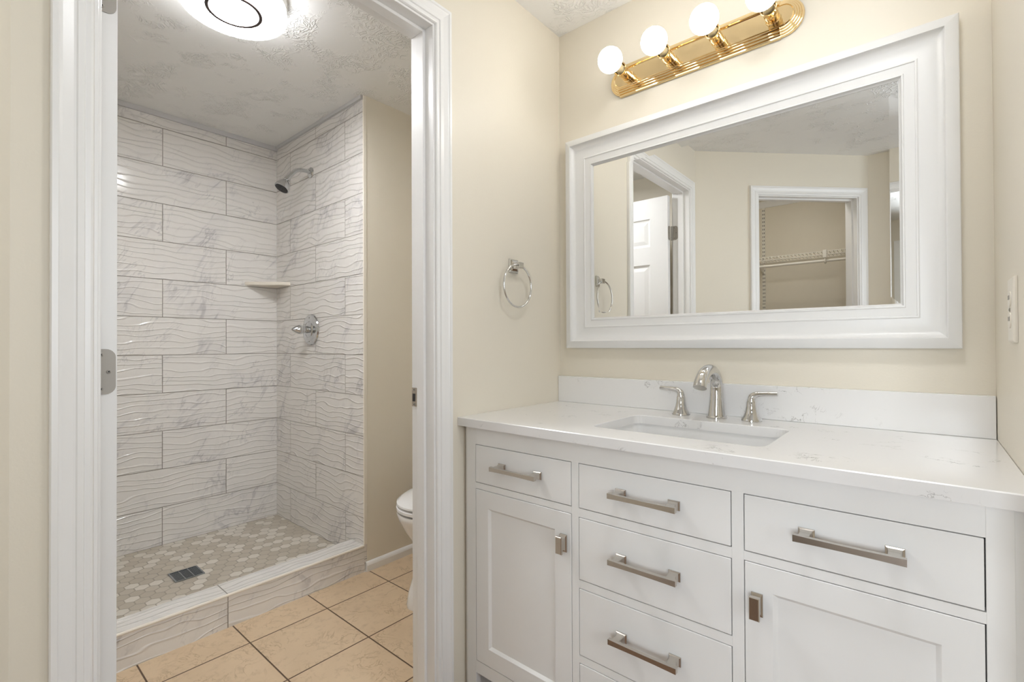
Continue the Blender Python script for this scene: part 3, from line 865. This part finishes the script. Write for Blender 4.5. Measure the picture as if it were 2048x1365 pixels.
# ---------------------------------------------------------------- vanity light bar
vl_ = thing('vanity_light', 'brass light bar with four lit globe bulbs above the mirror', 'light fixture', (.5435, 0, 2.056))
def stadium(xa, xb, zc, r, y, n=16):
    pts = [(xb + r*math.cos(a), zc + r*math.sin(a)) for a in [-PI/2 + PI*i/n for i in range(n+1)]]
    pts += [(xa + r*math.cos(a), zc + r*math.sin(a)) for a in [PI/2 + PI*i/n for i in range(n+1)]]
    return [(x, y, z) for x, z in pts]
bm = bmesh.new()
xa, xb, zc_ = .288, .799, 2.057
lps = [stadium(xa, xb, zc_, .053, -.0005), stadium(xa, xb, zc_, .053, -.006)]
r, y = .053, -.006
for k in range(4):
    lps += [stadium(xa, xb, zc_, r-.0015, y-.0028), stadium(xa, xb, zc_, r-.0042, y-.0036), stadium(xa, xb, zc_, r-.0052, y-.0034)]
    r -= .0055; y -= .0050
    lps.append(stadium(xa, xb, zc_, r, y))
lps += [stadium(xa, xb, zc_, r-.002, y-.0012), stadium(xa, xb, zc_, r-.004, y+.001), stadium(xa, xb, zc_, r-.0045, y+.001)]
rings(bm, lps)
obj('backplate', bm, 'brass', vl_, 30)
for sg in (-1, 1):
    bm = bmesh.new()
    pr = [(.056, .0005), (.056, .0085), (.0545, .0105), (.0505, .0110), (.0490, .0100), (.0490, .0150), (.0475, .0170), (.0440, .0172), (.0430, .0160), (.0430, .0210), (.0415, .0230), (.0385, .0232), (.0375, .0220), (.0375, .0262), (.0355, .0275), (.0335, .0275), (.0325, .0255), (.0325, .0005)]
    rings(bm, [[(x, -t, zc_+sg*w_) for w_, t in pr] for x in (xa-.016, xb-.008)])
    obj('side_rail', bm, 'brass', vl_)
YB = -.0255
for bx in (.313, .467, .621, .775):
    bm = bmesh.new()
    lathe(bm, [(.0001, 0), (.021, 0), (.021, .004), (.0185, .006), (.0185, .026), (.0195, .027), (.0195, .030), (.0185, .031), (.0185, .046), (.0215, .058), (.0225, .061), (.0205, .061), (.0165, .047), (.0001, .047)], (bx, YB, zc_), (0, -1, 0), 32)
    obj('socket_cup', bm, 'brass', vl_, 35)
    bm = bmesh.new()
    lathe(bm, [(.0001, .048), (.0140, .048), (.0145, .056), (.0150, .078), (.0165, .084), (.017, .0885), (.0001, .0886)], (bx, YB, zc_), (0, -1, 0), 28)
    bc = obj('bulb_collar', bm, 'collar', vl_, 35)
    bm = bmesh.new()
    n = 16; R = .0405; c0 = .1285
    th0 = math.asin(.017/R)
    prof = [(.017, c0 - R*math.cos(th0))]
    prof += [(R*math.sin(th0+(PI-th0)*i/n), c0 - R*math.cos(th0+(PI-th0)*i/n)) for i in range(1, n+1)]
    lathe(bm, [(.0001, prof[0][1])] + prof, (bx, YB, zc_), (0, -1, 0), 24)
    obj('light_bulb', bm, 'bulb', vl_, 50)
for bx in (.390, .544, .698):
    pass

# ---------------------------------------------------------------- towel ring and outlet
tr = thing('towel_ring', 'chrome towel ring on a square mount between the doorway and the mirror', 'towel ring', (0, -.292, 1.385))
bm = bmesh.new()
pr = [(.0235, 0), (.0235, .004), (.0205, .007), (.0195, .007), (.018, .010), (.0115, .0125), (.0085, .020), (.0085, .030)]
yc, zc2 = -.2925, 1.3845
rings(bm, [[(.0003+h, yc-a, zc2-a), (.0003+h, yc+a, zc2-a), (.0003+h, yc+a, zc2+a), (.0003+h, yc-a, zc2+a)] for a, h in pr])
obj('mount_plate', bm, 'chrome', tr)
bm = bmesh.new(); box(bm, .026, .040, yc-.013, yc+.013, zc2-.011, zc2+.010, bev=.0015)
obj('post', bm, 'chrome', tr)
bm = bmesh.new()
RR = .0735
ring = [(.033 + .004*math.cos(2*PI*i/64)*0, yc-.012 + RR*math.sin(2*PI*i/64), zc2-RR + RR*math.cos(2*PI*i/64)) for i in range(64)]
tube(bm, ring, .0035, 12, closed=True)
obj('ring', bm, 'chrome', tr, 60)

WX = 1.229
ou = thing('wall_outlet', 'ivory double outlet plate on the right wall beside the mirror', 'outlet', (WX, -.325, 1.167))
bm = bmesh.new()
rings(bm, [[(WX-h, y_, z_) for y_, z_ in ((-.36+i, 1.107+i), (-.29-i, 1.107+i), (-.29-i, 1.226-i), (-.36+i, 1.226-i))] for i, h in ((0, .0003), (0, .0035), (.003, .0062), (.005, .0065))])
obj('cover_plate', bm, 'plastic', ou)
for zz in (1.1475, 1.1865):
    bm = bmesh.new()
    pts = rrect(-.3415, -.3085, zz-.014, zz+.014, .011)
    rings(bm, [[(WX-h, y_, z_) for y_, z_ in pts] for h in (.006, .0082)])
    for yy in (-.3315, -.3185): box(bm, WX-.0086, WX-.0080, yy-.001, yy+.001, zz-.001, zz+.007, mi=1)
    obj('receptacle', bm, ['plastic', 'slot'], ou)
screw(ou, (WX-.0064, -.325, 1.167), (-1, 0, 0))

# ---------------------------------------------------------------- closet shelving (seen in the mirror)
ws = thing('wire_shelf', 'white wire shelf with hanging rod inside the closet seen in the mirror', 'shelf', (.3, -2.8, 1.79))
SX0, SX1 = -.34, .82
bm = bmesh.new()
for y_, z_, r in ((-2.937, 1.79, .003), (-2.80, 1.787, .0025), (-2.65, 1.79, .003), (-2.645, 1.765, .003)):
    tube(bm, [(SX0, y_, z_), (SX1, y_, z_)], r, 8)
x = SX0+.01
while x < SX1:
    tube(bm, [(x, -2.937, 1.793), (x, -2.652, 1.793), (x, -2.645, 1.788), (x, -2.643, 1.765)], .0017, 6)
    x += .025
obj('wire_grid', bm, 'wire', ws, 60)
bm = bmesh.new(); tube(bm, [(SX0, -2.665, 1.722), (SX1, -2.665, 1.722)], .0105, 12)
obj('hanging_rod', bm, 'wire', ws, 60)
bm = bmesh.new()
box(bm, .537, .561, -2.652, -2.638, 1.742, 1.80, bev=.002)
tube(bm, [(.549, -2.665 + .017*math.sin(a), 1.722 - .017*math.cos(a)) for a in [PI*(-.35) + PI*1.5*i/12 for i in range(13)]], .006, 8)
obj('rod_hook', bm, 'wire', ws, 50)
for bx in (.07, .70):
    bm = bmesh.new()
    rings(bm, [[(bx+dx, -2.938, 1.778), (bx+dx, -2.66, 1.778), (bx+dx, -2.66, 1.768), (bx+dx, -2.938, 1.70)] for dx in (-.0025, .0025)])
    obj('bracket', bm, 'wire', ws)
st = thing('shelf_standards', 'slotted white upright strips under a top rail on the closet wall', 'shelf rail', (.3, -2.95, 1.0))
obj('top_rail', B((SX0, SX1, -2.9497, -2.943, 2.262, 2.318), bev=.002), 'trim', st)
for bx in (.07, .70):
    bm = bmesh.new()
    box(bm, bx-.0125, bx+.0125, -2.9497, -2.9435, .55, 2.30, bev=.001)
    z = .6
    while z < 2.26:
        for dx in (-.0055, .0055): box(bm, bx+dx-.002, bx+dx+.002, -2.9438, -2.9431, z, z+.014, mi=1)
        z += .032
    obj('standard', bm, ['wire', 'slot'], st)

# ---------------------------------------------------------------- lamp added over the vanity, out of view, to brighten the room
hl = thing('added_ceiling_lamp', 'added unseen round lamp on the ceiling above the front edge of the vanity', 'ceiling light', (0.98, -0.85, H))
bm = bmesh.new(); lathe(bm, [(.0001, 0), (.145, 0), (.148, .01), (.148, .04), (.140, .045), (.0001, .045)], (0.98, -0.85, H-.0005), (0, 0, -1), 48)
obj('lamp_housing', bm, 'trim', hl, 35)
bm = bmesh.new(); lathe(bm, [(.0001, .044), (.136, .044), (.134, .052), (.09, .062), (.0001, .066)], (0.98, -0.85, H-.0005), (0, 0, -1), 48)
obj('glass_bowl', bm, 'extra', hl, 50)

# small unseen lamp added on the closet ceiling to brighten the closet
kl = thing('added_closet_lamp', 'small added unseen lamp on the closet ceiling behind the door header', 'ceiling light', (0.30, -2.22, H))
bm = bmesh.new(); lathe(bm, [(.0001, 0), (.105, 0), (.108, .008), (.105, .02), (.0001, .02)], (0.30, -2.22, H-.0005), (0, 0, -1), 40)
obj('lamp_housing', bm, 'trim', kl, 35)
bm = bmesh.new(); lathe(bm, [(.0001, .019), (.098, .019), (.09, .035), (.05, .05), (.0001, .054)], (0.30, -2.22, H-.0005), (0, 0, -1), 40)
obj('glass_bowl', bm, 'closet_fill', kl, 50)
